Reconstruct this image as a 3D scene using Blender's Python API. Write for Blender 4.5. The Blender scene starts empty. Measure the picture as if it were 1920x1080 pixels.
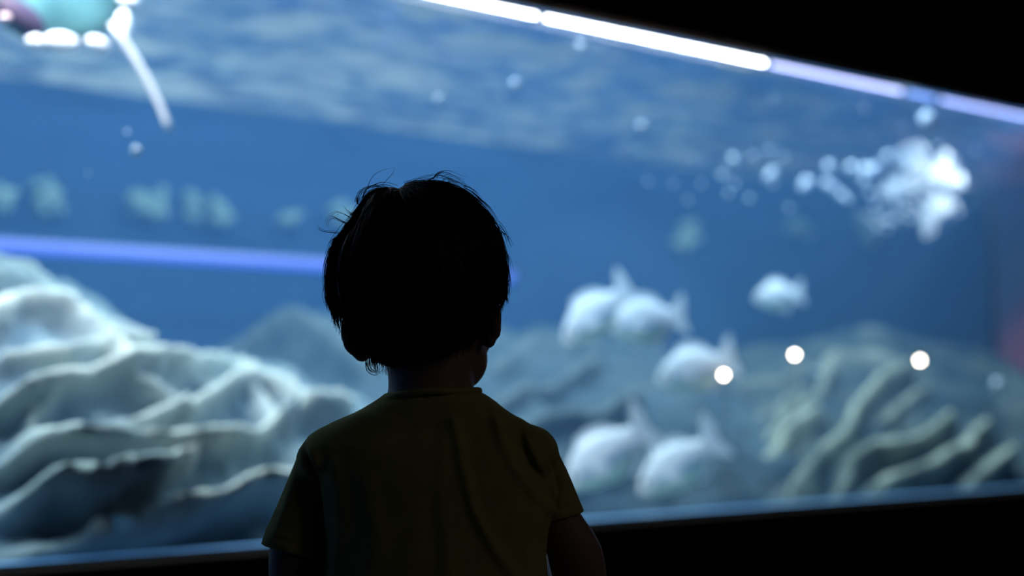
import bpy, bmesh, math, random
import numpy as np
from mathutils import Vector, Matrix, noise

random.seed(7)
rng = np.random.default_rng(7)
S = bpy.context.scene
C = S.collection

# ------------------------------------------------------------------ camera
CAM = Vector((0.0, 0.0, 0.85))
PITCH = math.atan(185 / 2667)
FPX = 2667.0
cd = bpy.data.cameras.new('camera')
cam = bpy.data.objects.new('camera', cd)
C.objects.link(cam)
cam.location = CAM
cam.rotation_euler = (math.pi / 2 + PITCH, 0, 0)
cd.sensor_width = 36.0
cd.lens = FPX * 36.0 / 1920
cd.clip_start = 0.05
cd.dof.use_dof = True
cd.dof.focus_distance = 1.37
cd.dof.aperture_fstop = 2.0
S.camera = cam

# ------------------------------------------------------------------ world, exposure
w = bpy.data.worlds.new('dark_hall')
S.world = w
w.use_nodes = True
w.node_tree.nodes['Background'].inputs[0].default_value = (0.05, 0.05, 0.08, 1)
w.node_tree.nodes['Background'].inputs[1].default_value = 0.02
S.view_settings.view_transform = 'Standard'
S.view_settings.look = 'None'
S.view_settings.exposure = 0.0
S.view_settings.gamma = 1.0
S.view_settings.use_curve_mapping = False
S.cycles.use_denoising = True
S.cycles.max_bounces = 6
S.cycles.diffuse_bounces = 2
S.cycles.glossy_bounces = 3
S.cycles.transmission_bounces = 3
S.cycles.transparent_max_bounces = 10
S.cycles.volume_bounces = 1
S.cycles.sample_clamp_indirect = 3.0
S.cycles.caustics_reflective = False
S.cycles.caustics_refractive = False

# ------------------------------------------------------------------ frames of reference
F = Vector((0, math.cos(PITCH), math.sin(PITCH)))
U = Vector((0, -math.sin(PITCH), math.cos(PITCH)))
TH = math.atan(1.277 * math.cos(PITCH))          # the window recedes to the right
D = Vector((math.sin(TH), math.cos(TH), 0))
N = Vector((-math.cos(TH), math.sin(TH), 0))     # into the tank
G0 = Vector((0, 3.0, 0))
TANKROT = math.atan2(D.y, D.x)


def ray(px, py):
    return F + Vector((1, 0, 0)) * ((px - 960) / FPX) - U * ((py - 540) / FPX)


def at(px, py, Y):
    """point at world depth Y seen at this direction"""
    r = ray(px, py)
    return CAM + r * (Y / r.y)


def tank(px, py, d):
    """point at distance d behind the glass seen in this direction"""
    r = ray(px, py)
    t = (d - (CAM - G0).dot(N)) / r.dot(N)
    return CAM + r * t


def P(s, d, z):
    v = G0 + D * s + N * d
    return Vector((v.x, v.y, z))


def local(v):
    q = v - G0
    return q.dot(D), q.dot(N), v.z


# ------------------------------------------------------------------ lights
def area(name, loc, direction, sx, sy, power, col, rot=None):
    l = bpy.data.lights.new(name, 'AREA')
    l.shape = 'RECTANGLE'
    l.size, l.size_y = sx, sy
    l.energy = power
    l.color = col
    o = bpy.data.objects.new(name, l)
    C.objects.link(o)
    o.location = loc
    q = Vector(direction).to_track_quat('-Z', 'Y')
    o.rotation_euler = q.to_euler()
    return o


def spot(name, loc, target, power, col, angle=60, radius=0.03, blend=0.5):
    l = bpy.data.lights.new(name, 'SPOT')
    l.energy = power
    l.color = col
    l.spot_size = math.radians(angle)
    l.spot_blend = blend
    l.shadow_soft_size = radius
    o = bpy.data.objects.new(name, l)
    C.objects.link(o)
    o.location = loc
    o.rotation_euler = (Vector(target) - Vector(loc)).to_track_quat('-Z', 'Y').to_euler()
    return o


LK = 1.0
# lamps hung in the hood over the water
for s_, d_, pw in ((-1.7, 0.75, 40), (-0.3, 0.7, 31), (1.2, 0.65, 32), (2.6, 0.75, 21), (4.3, 1.2, 2)):
    area('tank_lamp_light', P(s_, d_, 2.75), (0, 0, -1), 0.35, 0.35, pw * LK, (0.62, 0.86, 1.0))
# unseen fill bars added behind the header, lighting the fronts of rocks and fish
for s_, pw in ((-1.3, 14), (0.2, 10), (1.7, 9), (3.2, 2.5)):
    p_ = P(s_, 0.12, 1.82)
    area('front_fill_light', p_, Vector(N) * 0.55 + Vector((0, 0, -1)), 1.2, 0.05, pw * LK, (0.36, 0.62, 0.95))
# unseen spot added over the stingray to blow its fin edges white
spot('ray_fill_light', P(-1.05, 0.10, 1.86), tank(150, 80, 0.30), 40, (1.0, 0.97, 1.0), 75, 0.03)
# unseen spot added over the air jet to brighten bubbles and foam
spot('jet_fill_light', P(2.6, 0.25, 1.85), tank(1740, 350, 0.8), 85, (0.75, 0.88, 1.0), 45, 0.03)
# added uplight that washes the hood so the ripples show pale streaks
area('hood_fill_light', P(0.6, 1.3, 2.35), (0, 0, 1), 4.0, 0.2, 55, (0.62, 0.80, 0.95))
# unseen red spot added to tint the far end of the tank
spot('red_fill_light', P(4.7, 0.9, 1.80), P(5.6, 1.6, 0.9), 120, (1.0, 0.20, 0.18), 60, 0.05)
# weak hall lamps behind the viewer
area('hall_lamp_light', (1.9, 0.1, 1.9), (-1.0, 0.75, -0.55), 0.4, 0.4, 0.9, (1.0, 0.92, 0.72))

# ------------------------------------------------------------------ materials


def mat(name, col, rough=0.6, spec=0.3, noise_scale=None, col2=None, contrast=(0.35, 0.65), bump=0.0, bump_scale=40, coat=0.0, sss=0.0, metallic=0.0, stretch=None):
    m = bpy.data.materials.new(name)
    m.use_nodes = True
    nt = m.node_tree
    b = nt.nodes['Principled BSDF']
    b.inputs['Base Color'].default_value = (*col, 1)
    b.inputs['Roughness'].default_value = rough
    b.inputs['Specular IOR Level'].default_value = spec
    b.inputs['Coat Weight'].default_value = coat
    b.inputs['Metallic'].default_value = metallic
    if sss:
        b.inputs['Subsurface Weight'].default_value = sss
        b.inputs['Subsurface Radius'].default_value = (0.01, 0.004, 0.002)
        b.inputs['Subsurface Scale'].default_value = 0.6
    tc = nt.nodes.new('ShaderNodeTexCoord')
    src = tc.outputs['Object']
    if stretch:
        mp = nt.nodes.new('ShaderNodeMapping')
        mp.inputs['Scale'].default_value = stretch
        nt.links.new(src, mp.inputs[0])
        src = mp.outputs[0]
    if noise_scale:
        n = nt.nodes.new('ShaderNodeTexNoise')
        n.inputs['Scale'].default_value = noise_scale
        n.inputs['Detail'].default_value = 4
        nt.links.new(src, n.inputs['Vector'])
        r = nt.nodes.new('ShaderNodeValToRGB')
        r.color_ramp.elements[0].position = contrast[0]
        r.color_ramp.elements[1].position = contrast[1]
        r.color_ramp.elements[0].color = (*col, 1)
        r.color_ramp.elements[1].color = (*(col2 or col), 1)
        nt.links.new(n.outputs[0], r.inputs[0])
        nt.links.new(r.outputs[0], b.inputs['Base Color'])
    if bump:
        n2 = nt.nodes.new('ShaderNodeTexNoise')
        n2.inputs['Scale'].default_value = bump_scale
        nt.links.new(tc.outputs['Object'], n2.inputs['Vector'])
        bp = nt.nodes.new('ShaderNodeBump')
        bp.inputs['Strength'].default_value = bump
        bp.inputs['Distance'].default_value = 0.01
        nt.links.new(n2.outputs[0], bp.inputs['Height'])
        nt.links.new(bp.outputs[0], b.inputs['Normal'])
    return m


def emit(name, col, strength):
    m = bpy.data.materials.new(name)
    m.use_nodes = True
    b = m.node_tree.nodes['Principled BSDF']
    b.inputs['Base Color'].default_value = (0.3, 0.3, 0.3, 1)
    b.inputs['Emission Color'].default_value = (*col, 1)
    b.inputs['Emission Strength'].default_value = strength
    return m


def clear_mat(name, rough, tint=(1, 1, 1), gloss=(1, 1, 1), ior=1.33, facing=None):
    """thin clear sheet: lets light through when met head on, mirrors it when met at a slant"""
    m = bpy.data.materials.new(name)
    m.use_nodes = True
    nt = m.node_tree
    nt.nodes.remove(nt.nodes['Principled BSDF'])
    out = nt.nodes['Material Output']
    t = nt.nodes.new('ShaderNodeBsdfTransparent')
    t.inputs[0].default_value = (*tint, 1)
    g = nt.nodes.new('ShaderNodeBsdfGlossy')
    g.inputs[0].default_value = (*gloss, 1)
    g.inputs['Roughness'].default_value = rough
    mx = nt.nodes.new('ShaderNodeMixShader')
    if facing:
        lw = nt.nodes.new('ShaderNodeLayerWeight')
        lw.inputs[0].default_value = 0.5
        mr = nt.nodes.new('ShaderNodeMapRange')
        mr.inputs[1].default_value, mr.inputs[2].default_value = facing
        nt.links.new(lw.outputs['Facing'], mr.inputs[0])
        nt.links.new(mr.outputs[0], mx.inputs[0])
    else:
        lw = nt.nodes.new('ShaderNodeLayerWeight')
        lw.inputs[0].default_value = 0.5
        pw = nt.nodes.new('ShaderNodeMath')
        pw.operation = 'POWER'
        pw.inputs[1].default_value = 5.0
        nt.links.new(lw.outputs['Facing'], pw.inputs[0])
        ma = nt.nodes.new('ShaderNodeMath')
        ma.operation = 'MULTIPLY_ADD'
        r0 = ((ior - 1) / (ior + 1)) ** 2
        ma.inputs[1].default_value, ma.inputs[2].default_value = 1 - r0, r0
        nt.links.new(pw.outputs[0], ma.inputs[0])
        nt.links.new(ma.outputs[0], mx.inputs[0])
    nt.links.new(t.outputs[0], mx.inputs[1])
    nt.links.new(g.outputs[0], mx.inputs[2])
    nt.links.new(mx.outputs[0], out.inputs[0])
    return m


def rock_mat(name, dark, mid, ridge_tone):
    """dark rock, mottled, paler along its branches"""
    m = mat(name, dark, 0.9, 0.08, 6, mid, (0.38, 0.62), 0.6, 25)
    nt = m.node_tree
    b = nt.nodes['Principled BSDF']
    src = b.inputs['Base Color'].links[0].from_socket
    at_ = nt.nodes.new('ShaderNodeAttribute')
    at_.attribute_name = 'ridge_tone'
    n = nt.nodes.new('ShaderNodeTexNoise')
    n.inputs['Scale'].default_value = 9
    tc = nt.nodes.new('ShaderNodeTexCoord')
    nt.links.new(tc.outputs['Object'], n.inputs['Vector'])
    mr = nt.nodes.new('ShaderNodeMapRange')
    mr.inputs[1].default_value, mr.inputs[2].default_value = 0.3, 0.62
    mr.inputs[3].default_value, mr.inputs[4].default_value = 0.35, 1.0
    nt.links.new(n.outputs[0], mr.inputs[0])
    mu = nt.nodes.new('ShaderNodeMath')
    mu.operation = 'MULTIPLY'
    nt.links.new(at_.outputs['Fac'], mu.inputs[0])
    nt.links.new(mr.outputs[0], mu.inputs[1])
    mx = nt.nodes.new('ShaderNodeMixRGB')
    mx.inputs[2].default_value = (*ridge_tone, 1)
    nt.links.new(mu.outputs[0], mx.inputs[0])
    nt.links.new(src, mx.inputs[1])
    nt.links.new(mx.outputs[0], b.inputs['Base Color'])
    return m


M_black = mat('black_paint', (0.010, 0.010, 0.020), 0.8, 0.0)
M_trim = mat('dark_bronze_trim', (0.03, 0.021, 0.017), 0.8, 0.0)
M_floor = mat('dark_carpet', (0.02, 0.02, 0.03), 0.9, 0.1, 30, (0.03, 0.03, 0.04))
M_back = mat('blue_tank_wall', (0.022, 0.068, 0.17), 0.8, 0.1, 1.2, (0.028, 0.086, 0.20))
M_hood = mat('pale_hood_lining', (0.50, 0.55, 0.53), 0.8, 0.1)  # pale lining added above the water to brighten the ripples
M_end = mat('slate_tank_wall', (0.13, 0.14, 0.22), 0.8, 0.1, 2.0, (0.20, 0.14, 0.20))
M_bed = mat('tank_bed', (0.20, 0.26, 0.28), 0.9, 0.1, 6, (0.32, 0.38, 0.38))
M_rockL = rock_mat('pale_ridged_rock', (0.11, 0.17, 0.21), (0.26, 0.33, 0.34), (0.74, 0.78, 0.68))
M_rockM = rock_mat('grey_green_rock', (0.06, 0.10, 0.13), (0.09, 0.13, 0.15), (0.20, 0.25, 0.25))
M_rockR = rock_mat('olive_ridged_rock', (0.04, 0.07, 0.09), (0.10, 0.13, 0.13), (0.58, 0.62, 0.48))
M_surf = clear_mat('water_surface', 0.05, (1, 1, 1), (0.85, 0.93, 0.98), facing=(0.40, 0.86))
M_glass = clear_mat('acrylic_pane', 0.0, (0.97, 0.99, 1.0), (1, 1, 1), ior=1.45)
M_edge = mat('refracted_light_edge', (0.25, 0.50, 0.85), 0.3, 0.5)  # blue stands for light refracted along the pane edge
M_fish = mat('silver_fish_skin', (0.82, 0.88, 0.92), 0.35, 0.6, 20, (0.92, 0.95, 0.98))
M_fishside = mat('blue_grey_scales', (0.36, 0.50, 0.66), 0.4, 0.5)
M_fishbelly = mat('pale_green_belly', (0.60, 0.80, 0.72), 0.4, 0.4)
M_fin = mat('pale_fin', (0.85, 0.92, 0.97), 0.5, 0.4)
M_eye = mat('fish_eye', (0.02, 0.03, 0.05), 0.2, 0.6)
M_yel = mat('yellow_fish_skin', (0.75, 0.62, 0.20), 0.5, 0.3)
M_bub = mat('air_bubble', (0.85, 0.92, 1.0), 0.15, 0.9, coat=0.5)
M_raybody = mat('teal_ray_skin', (0.055, 0.15, 0.145), 0.6, 0.3, 8, (0.09, 0.21, 0.19))
M_rayedge = mat('white_ray_skin', (0.92, 0.90, 0.88), 0.5, 0.3)
M_raydark = mat('purple_ray_skin', (0.02, 0.012, 0.05), 0.6, 0.2, 10, (0.07, 0.04, 0.05))
M_reflection = mat('pale_teal_reflection', (0.28, 0.46, 0.46), 0.8, 0.1, 8, (0.42, 0.60, 0.55))
M_skin = mat('skin', (0.34, 0.22, 0.21), 0.55, 0.25, sss=0.15)
M_hair = mat('black_brown_hair', (0.012, 0.009, 0.010), 0.5, 0.35)
M_shirt = mat('olive_yellow_cotton', (0.42, 0.39, 0.17), 0.9, 0.05, 60, (0.48, 0.45, 0.19), bump=0.15, bump_scale=900)
M_shorts = mat('navy_cotton', (0.02, 0.03, 0.08), 0.9, 0.1)
M_shoe = mat('grey_shoe', (0.1, 0.1, 0.12), 0.7, 0.2)
M_sole = mat('white_rubber', (0.6, 0.6, 0.6), 0.7, 0.2)
M_lip = mat('lip', (0.40, 0.16, 0.15), 0.5, 0.3)
M_white = mat('eye_white', (0.8, 0.8, 0.8), 0.2, 0.5)
M_iris = mat('brown_iris', (0.05, 0.025, 0.015), 0.2, 0.5)
M_metal = mat('dark_metal', (0.03, 0.035, 0.04), 0.4, 0.5)
M_warm = emit('warm_reflection', (1.0, 0.84, 0.66), 34)

# ------------------------------------------------------------------ mesh helpers


def link_mesh(name, verts, faces, m, parent=None, smooth=True):
    me = bpy.data.meshes.new(name)
    me.from_pydata([tuple(v) for v in verts], [], [tuple(f) for f in faces])
    me.update()
    if smooth:
        me.polygons.foreach_set('use_smooth', [True] * len(me.polygons))
    o = bpy.data.objects.new(name, me)
    if m:
        me.materials.append(m)
    C.objects.link(o)
    if parent:
        o.parent = parent
    return o


def empty(name, loc, label, cat, group=None, rot=0):
    o = bpy.data.objects.new(name, None)
    C.objects.link(o)
    o.location = loc
    o.rotation_euler = (0, 0, rot)
    o.empty_display_size = 0.05
    tag(o, label, cat, group)
    return o


def tag(o, label=None, cat=None, group=None, kind=None):
    if label:
        o['label'] = label
    if cat:
        o['category'] = cat
    if group:
        o['group'] = group
    if kind:
        o['kind'] = kind
    return o


def attach(o, parent):
    """child keeps its place in the world (parent is unrotated, unscaled)"""
    o.parent = parent
    o.location = Vector(o.location) - parent.location
    return o


def box_tank(name, s0, s1, d0, d1, z0, z1, m, kind='structure'):
    vs = [P(s, d, z) for s in (s0, s1) for d in (d0, d1) for z in (z0, z1)]
    fs = [(0, 1, 3, 2), (4, 6, 7, 5), (0, 4, 5, 1), (2, 3, 7, 6), (0, 2, 6, 4), (1, 5, 7, 3)]
    o = link_mesh(name, vs, fs, m, smooth=False)
    if kind:
        o['kind'] = kind
    return o


def tube_geo(pts, radii, n=12, flat=1.0, up=None, cap=True):
    """swept tube; flat squashes the section along 'up'"""
    pts = [Vector(p) for p in pts]
    vs, fs = [], []
    prev = None
    for i, p in enumerate(pts):
        t = (pts[min(i + 1, len(pts) - 1)] - pts[max(i - 1, 0)])
        t = t.normalized() if t.length > 1e-9 else Vector((0, 0, 1))
        if prev is None:
            a = up or (Vector((0, 0, 1)) if abs(t.z) < 0.9 else Vector((0, 1, 0)))
        else:
            a = prev
        a = (a - t * a.dot(t)).normalized()
        b = t.cross(a)
        prev = a
        for k in range(n):
            an = 2 * math.pi * k / n
            vs.append(p + a * math.cos(an) * radii[i] * flat + b * math.sin(an) * radii[i])
    for i in range(len(pts) - 1):
        for k in range(n):
            k2 = (k + 1) % n
            fs.append((i * n + k, i * n + k2, (i + 1) * n + k2, (i + 1) * n + k))
    if cap:
        fs.append(tuple(range(n))[::-1])
        fs.append(tuple((len(pts) - 1) * n + k for k in range(n)))
    return vs, fs


def ball_geo(c, r, nu=16, nv=10, M=None):
    c = Vector(c)
    rx, ry, rz = (r, r, r) if not hasattr(r, '__len__') else r
    vs, fs = [], []
    vs.append(Vector((0, 0, rz)))
    for j in range(1, nv):
        a = math.pi * j / nv
        for i in range(nu):
            b = 2 * math.pi * i / nu
            vs.append(Vector((rx * math.sin(a) * math.cos(b), ry * math.sin(a) * math.sin(b), rz * math.cos(a))))
    vs.append(Vector((0, 0, -rz)))
    for i in range(nu):
        fs.append((0, 1 + i, 1 + (i + 1) % nu))
        for j in range(nv - 2):
            a = 1 + j * nu
            fs.append((a + i, a + nu + i, a + nu + (i + 1) % nu, a + (i + 1) % nu))
        a = 1 + (nv - 2) * nu
        fs.append((a + i, len(vs) - 1, a + (i + 1) % nu))
    if M is not None:
        vs = [M @ v for v in vs]
    return [c + v for v in vs], fs


def merge(*geos):
    vs, fs = [], []
    for v, f in geos:
        if len(v) > 60:
            v, f = orient((v, f))
        o = len(vs)
        vs += list(v)
        fs += [tuple(i + o for i in q) for q in f]
    return vs, fs


def orient(geo):
    v, f = geo
    vol = 0.0
    for q in f:
        for i in range(1, len(q) - 1):
            vol += v[q[0]].dot(v[q[i]].cross(v[q[i + 1]]))
    return (v, f) if vol > 0 else (v, [tuple(q)[::-1] for q in f])


def bake(o):
    """apply the modifiers without operators"""
    dg = bpy.context.evaluated_depsgraph_get()
    dg.update()
    me = bpy.data.meshes.new_from_object(o.evaluated_get(dg))
    mats = list(o.data.materials)
    o.modifiers.clear()
    o.data = me
    me.materials.clear()
    for m in mats:
        me.materials.append(m)
    me.polygons.foreach_set('use_smooth', [True] * len(me.polygons))
    return o


# ------------------------------------------------------------------ the hall and the tank shell
Z_STRIP = tank(960, 22, 0).z
Z_TOP = Z_STRIP + 0.012                       # underside of the header
Z_SILL = tank(960, 994, 0).z
Z_SURF = 1.90
Z_BED = Z_SILL - 0.06
S0, S1, DEPTH = -3.0, 5.6, 2.5

box_tank('wall_front', S0, S1, -0.05, -0.02, Z_TOP + 0.05, 3.1, M_black)           # header over the window
box_tank('wall_below_window', S0, S1, -0.05, -0.02, 0.0, Z_SILL - 0.05, M_black)
box_tank('trim_1', S0, S1, -0.06, -0.012, Z_TOP, Z_TOP + 0.048, M_trim)
box_tank('trim_2', S0, S1, -0.06, -0.012, Z_SILL - 0.048, Z_SILL, M_trim)
box_tank('window_1', S0, S1, 0.0, 0.02, Z_SILL, Z_TOP, M_glass)
box_tank('trim_3', S0, S1, 0.021, 0.055, Z_BED + 0.005, Z_SILL + 0.006, M_edge)    # lip at the foot of the pane, refracted light put into its blue
box_tank('wall_back', S0, S1, DEPTH, DEPTH + 0.1, 0.0, Z_SURF + 0.01, M_back)
box_tank('wall_back', S0, S1, DEPTH, DEPTH + 0.1, Z_SURF + 0.01, 3.1, M_hood)
box_tank('wall_right', S1, S1 + 0.1, -0.28, DEPTH + 0.1, 0.0, 3.1, M_end)
box_tank('wall_left', S0 - 0.1, S0, -0.28, DEPTH + 0.1, 0.0, 3.1, M_back)
box_tank('ceiling', S0 - 0.1, S1 + 0.1, -0.28, DEPTH + 0.1, 3.1, 3.2, M_hood)
bed = box_tank('floor_tank', S0, S1, 0.02, DEPTH, 0.0, Z_BED, M_bed)
fl = link_mesh('floor', [(-5, -3, -0.1), (6, -3, -0.1), (6, 9, -0.1), (-5, 9, -0.1), (-5, -3, 0), (6, -3, 0), (6, 9, 0), (-5, 9, 0)],
               [(0, 3, 2, 1), (4, 5, 6, 7), (0, 1, 5, 4), (1, 2, 6, 5), (2, 3, 7, 6), (3, 0, 4, 7)], M_floor, smooth=False)
fl['kind'] = 'structure'

# haze of the water
vm = bpy.data.materials.new('water_haze')
vm.use_nodes = True
vm.node_tree.nodes.remove(vm.node_tree.nodes['Principled BSDF'])
sc = vm.node_tree.nodes.new('ShaderNodeVolumeScatter')
sc.inputs['Color'].default_value = (0.16, 0.42, 0.88, 1)
sc.inputs['Density'].default_value = 0.13
sc.inputs['Anisotropy'].default_value = 0.1
vm.node_tree.links.new(sc.outputs[0], vm.node_tree.nodes['Material Output'].inputs['Volume'])
wb = box_tank('water', S0 + 0.01, S1 - 0.01, 0.022, DEPTH - 0.005, Z_BED + 0.001, 1.885, vm, 'stuff')
tag(wb, 'clear blue water filling the aquarium behind the window', 'water')

# rippling underside of the water
ns, nd = 420, 130
vs, fs = [], []
for i in range(ns):
    for j in range(nd):
        s_ = S0 + 0.02 + (S1 - S0 - 0.04) * i / (ns - 1)
        d_ = 0.03 + (DEPTH - 0.04) * j / (nd - 1)
        v = Vector((s_ * 1.6, d_ * 2.4, 0))
        h = 0.060 * noise.noise(v) + 0.040 * noise.noise(v * 2.1 + Vector((5, 3, 1))) + 0.018 * noise.noise(v * 4.9)
        vs.append(P(s_, d_, Z_SURF + h))
for i in range(ns - 1):
    for j in range(nd - 1):
        a = i * nd + j
        fs.append((a, a + 1, a + nd + 1, a + nd))
ws = link_mesh('water_surface', vs, fs, M_surf)
tag(ws, 'rippling water surface of the aquarium seen from below', 'water', kind='stuff')

# ------------------------------------------------------------------ rocks


def rock_mound(name, label, profile, dfoot, dcrest, m, ridges, seed, amp=0.05, steep=0.62, nv=150, step=0.016):
    """a sloping reef mound: foot near the pane, crest at the given outline, falling away behind;
    ridges = (list of (px, py), width in m, height in m) branches of rock that run over its face"""
    px = [p[0] for p in profile]
    py = [p[1] for p in profile]
    tops = [tank(a, b, dcrest) for a, b in profile]
    ls = [local(t) for t in tops]
    s_min, s_max = ls[0][0], ls[-1][0]
    nu = int((s_max - s_min) / step) + 1
    su = np.linspace(s_min, s_max, nu)
    zc = np.interp(su, [l[0] for l in ls], [l[2] for l in ls])
    V = np.zeros((nu, nv, 3))
    split = int(nv * 0.72)
    for j in range(nv):
        if j < split:
            t = j / (split - 1)
            d = dfoot + (dcrest - dfoot) * t
            k = math.sin(t * math.pi / 2) ** steep
            z = Z_BED - 0.01 + (zc - Z_BED) * k
        else:
            t = (j - split + 1) / (nv - split)
            d = dcrest + 0.75 * t
            z = Z_BED - 0.01 + (zc - Z_BED) * (math.cos(t * math.pi / 2) ** 0.8 if t < 1 else 0)
        V[:, j, 0] = G0.x + D.x * su + N.x * d
        V[:, j, 1] = G0.y + D.y * su + N.y * d
        V[:, j, 2] = z
    # normals of the smooth form
    du = np.gradient(V, axis=0)
    dv = np.gradient(V, axis=1)
    nn = np.cross(du, dv)
    nn /= np.linalg.norm(nn, axis=2, keepdims=True) + 1e-9
    if nn[nu // 2, split // 2] @ np.array(N) > 0:
        nn = -nn
    flatV = V.reshape(-1, 3)
    disp = np.zeros(len(flatV))
    ridge_tone = np.zeros(len(flatV))
    # ridges: meet the smooth form along their rays, then measure the distance in space
    camv = np.array(CAM)
    rel = flatV - camv
    Fa, Ua = np.array(F), np.array(U)
    dep = rel @ Fa
    ppx = 960 + FPX * rel[:, 0] / dep
    ppy = 540 - FPX * (rel @ Ua) / dep
    front = (np.arange(len(flatV)) % nv) < split
    for pts, wid, hgt in ridges:
        ctrl = []
        for a, b in pts:
            q = np.where(front, (ppx - a) ** 2 + (ppy - b - min(hgt * 200, 18)) ** 2, 1e12)   # the swelling of the branch lifts its line
            ctrl.append(flatV[int(np.argmin(q))])
        ctrl = np.array(ctrl)
        best = np.full(len(flatV), 1e9)
        for a, b in zip(ctrl[:-1], ctrl[1:]):
            ab = b - a
            L2 = ab @ ab + 1e-12
            t = np.clip(((flatV - a) @ ab) / L2, 0, 1)
            dist = np.linalg.norm(flatV - (a + t[:, None] * ab), axis=1)
            best = np.minimum(best, dist)
        g = hgt * np.exp(-(best / (wid * 0.78)) ** 2)
        ridge_tone = np.maximum(ridge_tone, min(1.0, hgt / 0.075) * np.exp(-(best / (wid * 0.66)) ** 2))  # base colour goes paler along each ridge line
        disp = np.maximum(disp, g) if True else disp + g
    fn = np.zeros(len(flatV))
    for i, v in enumerate(flatV):
        q = Vector(v) + Vector((seed, seed * 2, 0))
        fn[i] = amp * (noise.noise(q * 4.0) + 0.5 * noise.noise(q * 9.0) + 0.22 * noise.noise(q * 21.0))
    edge = np.ones((nu, nv))
    k = max(3, int(0.12 / step))
    ramp = np.clip(np.minimum(np.arange(nu), np.arange(nu)[::-1]) / k, 0, 1)
    edge *= ramp[:, None]
    edge[:, -1] = 0
    disp = (disp + fn) * edge.reshape(-1)
    out = flatV + nn.reshape(-1, 3) * disp[:, None]
    # never into the pane
    dd = (out - np.array(G0)) @ np.array(N)
    push = np.clip(0.06 - dd, 0, None)
    out += push[:, None] * np.array(N)
    fs = []
    for i in range(nu - 1):
        a = np.arange(nv - 1) + i * nv
        fs += list(zip(a, a + nv, a + nv + 1, a + 1))
    fs = [tuple(int(x) for x in f) for f in fs]
    o = link_mesh(name, out.tolist(), fs, m)
    o.data.attributes.new('ridge_tone', 'FLOAT', 'POINT').data.foreach_set('value', ridge_tone.astype(np.float32))
    tag(o, label, 'rock')
    return o


RL = [
    ([(-60, 640), (20, 590), (120, 600), (230, 690), (320, 700), (420, 690), (520, 730)], 0.030, 0.075),
    ([(-120, 520), (-20, 515), (60, 530), (120, 570), (180, 615), (250, 655)], 0.026, 0.04),
    ([(0, 690), (100, 690), (200, 650), (260, 660)], 0.028, 0.06),
    ([(-80, 790), (30, 765), (110, 735), (190, 715), (260, 700)], 0.026, 0.085),
    ([(330, 790), (360, 765), (420, 740), (500, 750), (560, 790), (640, 780)], 0.026, 0.08),
    ([(-90, 900), (0, 880), (70, 850), (150, 860), (210, 830), (310, 780)], 0.028, 0.095),
    ([(20, 840), (60, 835), (150, 862), (260, 850), (370, 850), (450, 842), (500, 810), (540, 790)], 0.026, 0.09),
    ([(-80, 970), (0, 955), (90, 925), (150, 950), (200, 920), (270, 910), (320, 880)], 0.028, 0.10),
    ([(160, 1030), (240, 1020), (300, 985), (380, 960), (450, 930), (540, 930), (640, 900)], 0.028, 0.10),
    ([(-60, 1060), (40, 1045), (140, 1035)], 0.03, 0.05),
    ([(-40, 560), (30, 545), (90, 560), (160, 600)], 0.022, 0.035),
    ([(190, 715), (250, 735), (300, 760), (345, 790), (320, 830)], 0.020, 0.05),
    ([(60, 835), (50, 800), (80, 770)], 0.018, 0.05),
    ([(420, 740), (470, 770), (490, 800), (520, 830)], 0.020, 0.05),
    ([(330, 700), (380, 730), (440, 735)], 0.018, 0.04),
]
rock_mound('rock', 'large pale ridged reef rock filling the lower left of the aquarium',
           [(-260, 470), (-120, 465), (0, 490), (60, 505), (110, 540), (150, 568), (200, 605), (260, 640), (310, 660), (380, 662), (440, 668), (520, 700), (620, 740), (700, 800), (760, 900), (790, 990)],
           0.05, 0.95, M_rockL, RL, 3, steep=0.85)
RM = [
    ([(430, 700), (470, 650), (560, 620), (640, 640), (700, 700)], 0.04, 0.06),
    ([(930, 760), (1010, 730), (1100, 700), (1180, 700)], 0.03, 0.06),
    ([(930, 690), (1000, 650), (1060, 640), (1110, 670)], 0.035, 0.05),
    ([(930, 830), (1010, 800), (1100, 790), (1180, 760)], 0.03, 0.06),
    ([(930, 890), (1040, 870), (1150, 860)], 0.03, 0.06),
]
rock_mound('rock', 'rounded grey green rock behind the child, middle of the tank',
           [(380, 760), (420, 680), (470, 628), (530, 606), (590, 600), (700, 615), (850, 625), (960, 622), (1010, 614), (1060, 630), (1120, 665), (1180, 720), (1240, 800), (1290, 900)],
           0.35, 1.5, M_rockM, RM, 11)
RR = [
    ([(1290, 915), (1380, 905), (1440, 880), (1480, 830), (1530, 790)], 0.034, 0.08),
    ([(1490, 930), (1530, 880), (1580, 840), (1600, 780), (1640, 730), (1700, 700)], 0.032, 0.09),
    ([(1590, 890), (1640, 865), (1710, 835), (1760, 800), (1810, 770)], 0.032, 0.09),
    ([(1640, 925), (1700, 905), (1730, 880), (1800, 850)], 0.034, 0.09),
    ([(1740, 890), (1780, 850), (1830, 810), (1870, 790)], 0.034, 0.09),
    ([(1790, 920), (1830, 890), (1880, 850)], 0.03, 0.08),
    ([(1560, 930), (1590, 900), (1610, 870)], 0.024, 0.05),
    ([(1440, 850), (1480, 800), (1530, 740), (1560, 700)], 0.026, 0.05),
    ([(1650, 800), (1690, 760), (1730, 735)], 0.024, 0.05),
    ([(1350, 850), (1420, 820), (1470, 770), (1500, 720)], 0.024, 0.045),
    ([(1280, 850), (1340, 815), (1400, 790)], 0.022, 0.04),
    ([(1110, 830), (1200, 790), (1290, 770)], 0.022, 0.035),
    ([(1170, 770), (1260, 740), (1330, 735)], 0.022, 0.03),
    ([(1500, 690), (1570, 665), (1640, 672), (1680, 690)], 0.034, 0.04),
    ([(1380, 740), (1440, 720), (1500, 710)], 0.024, 0.035),
]
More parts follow.
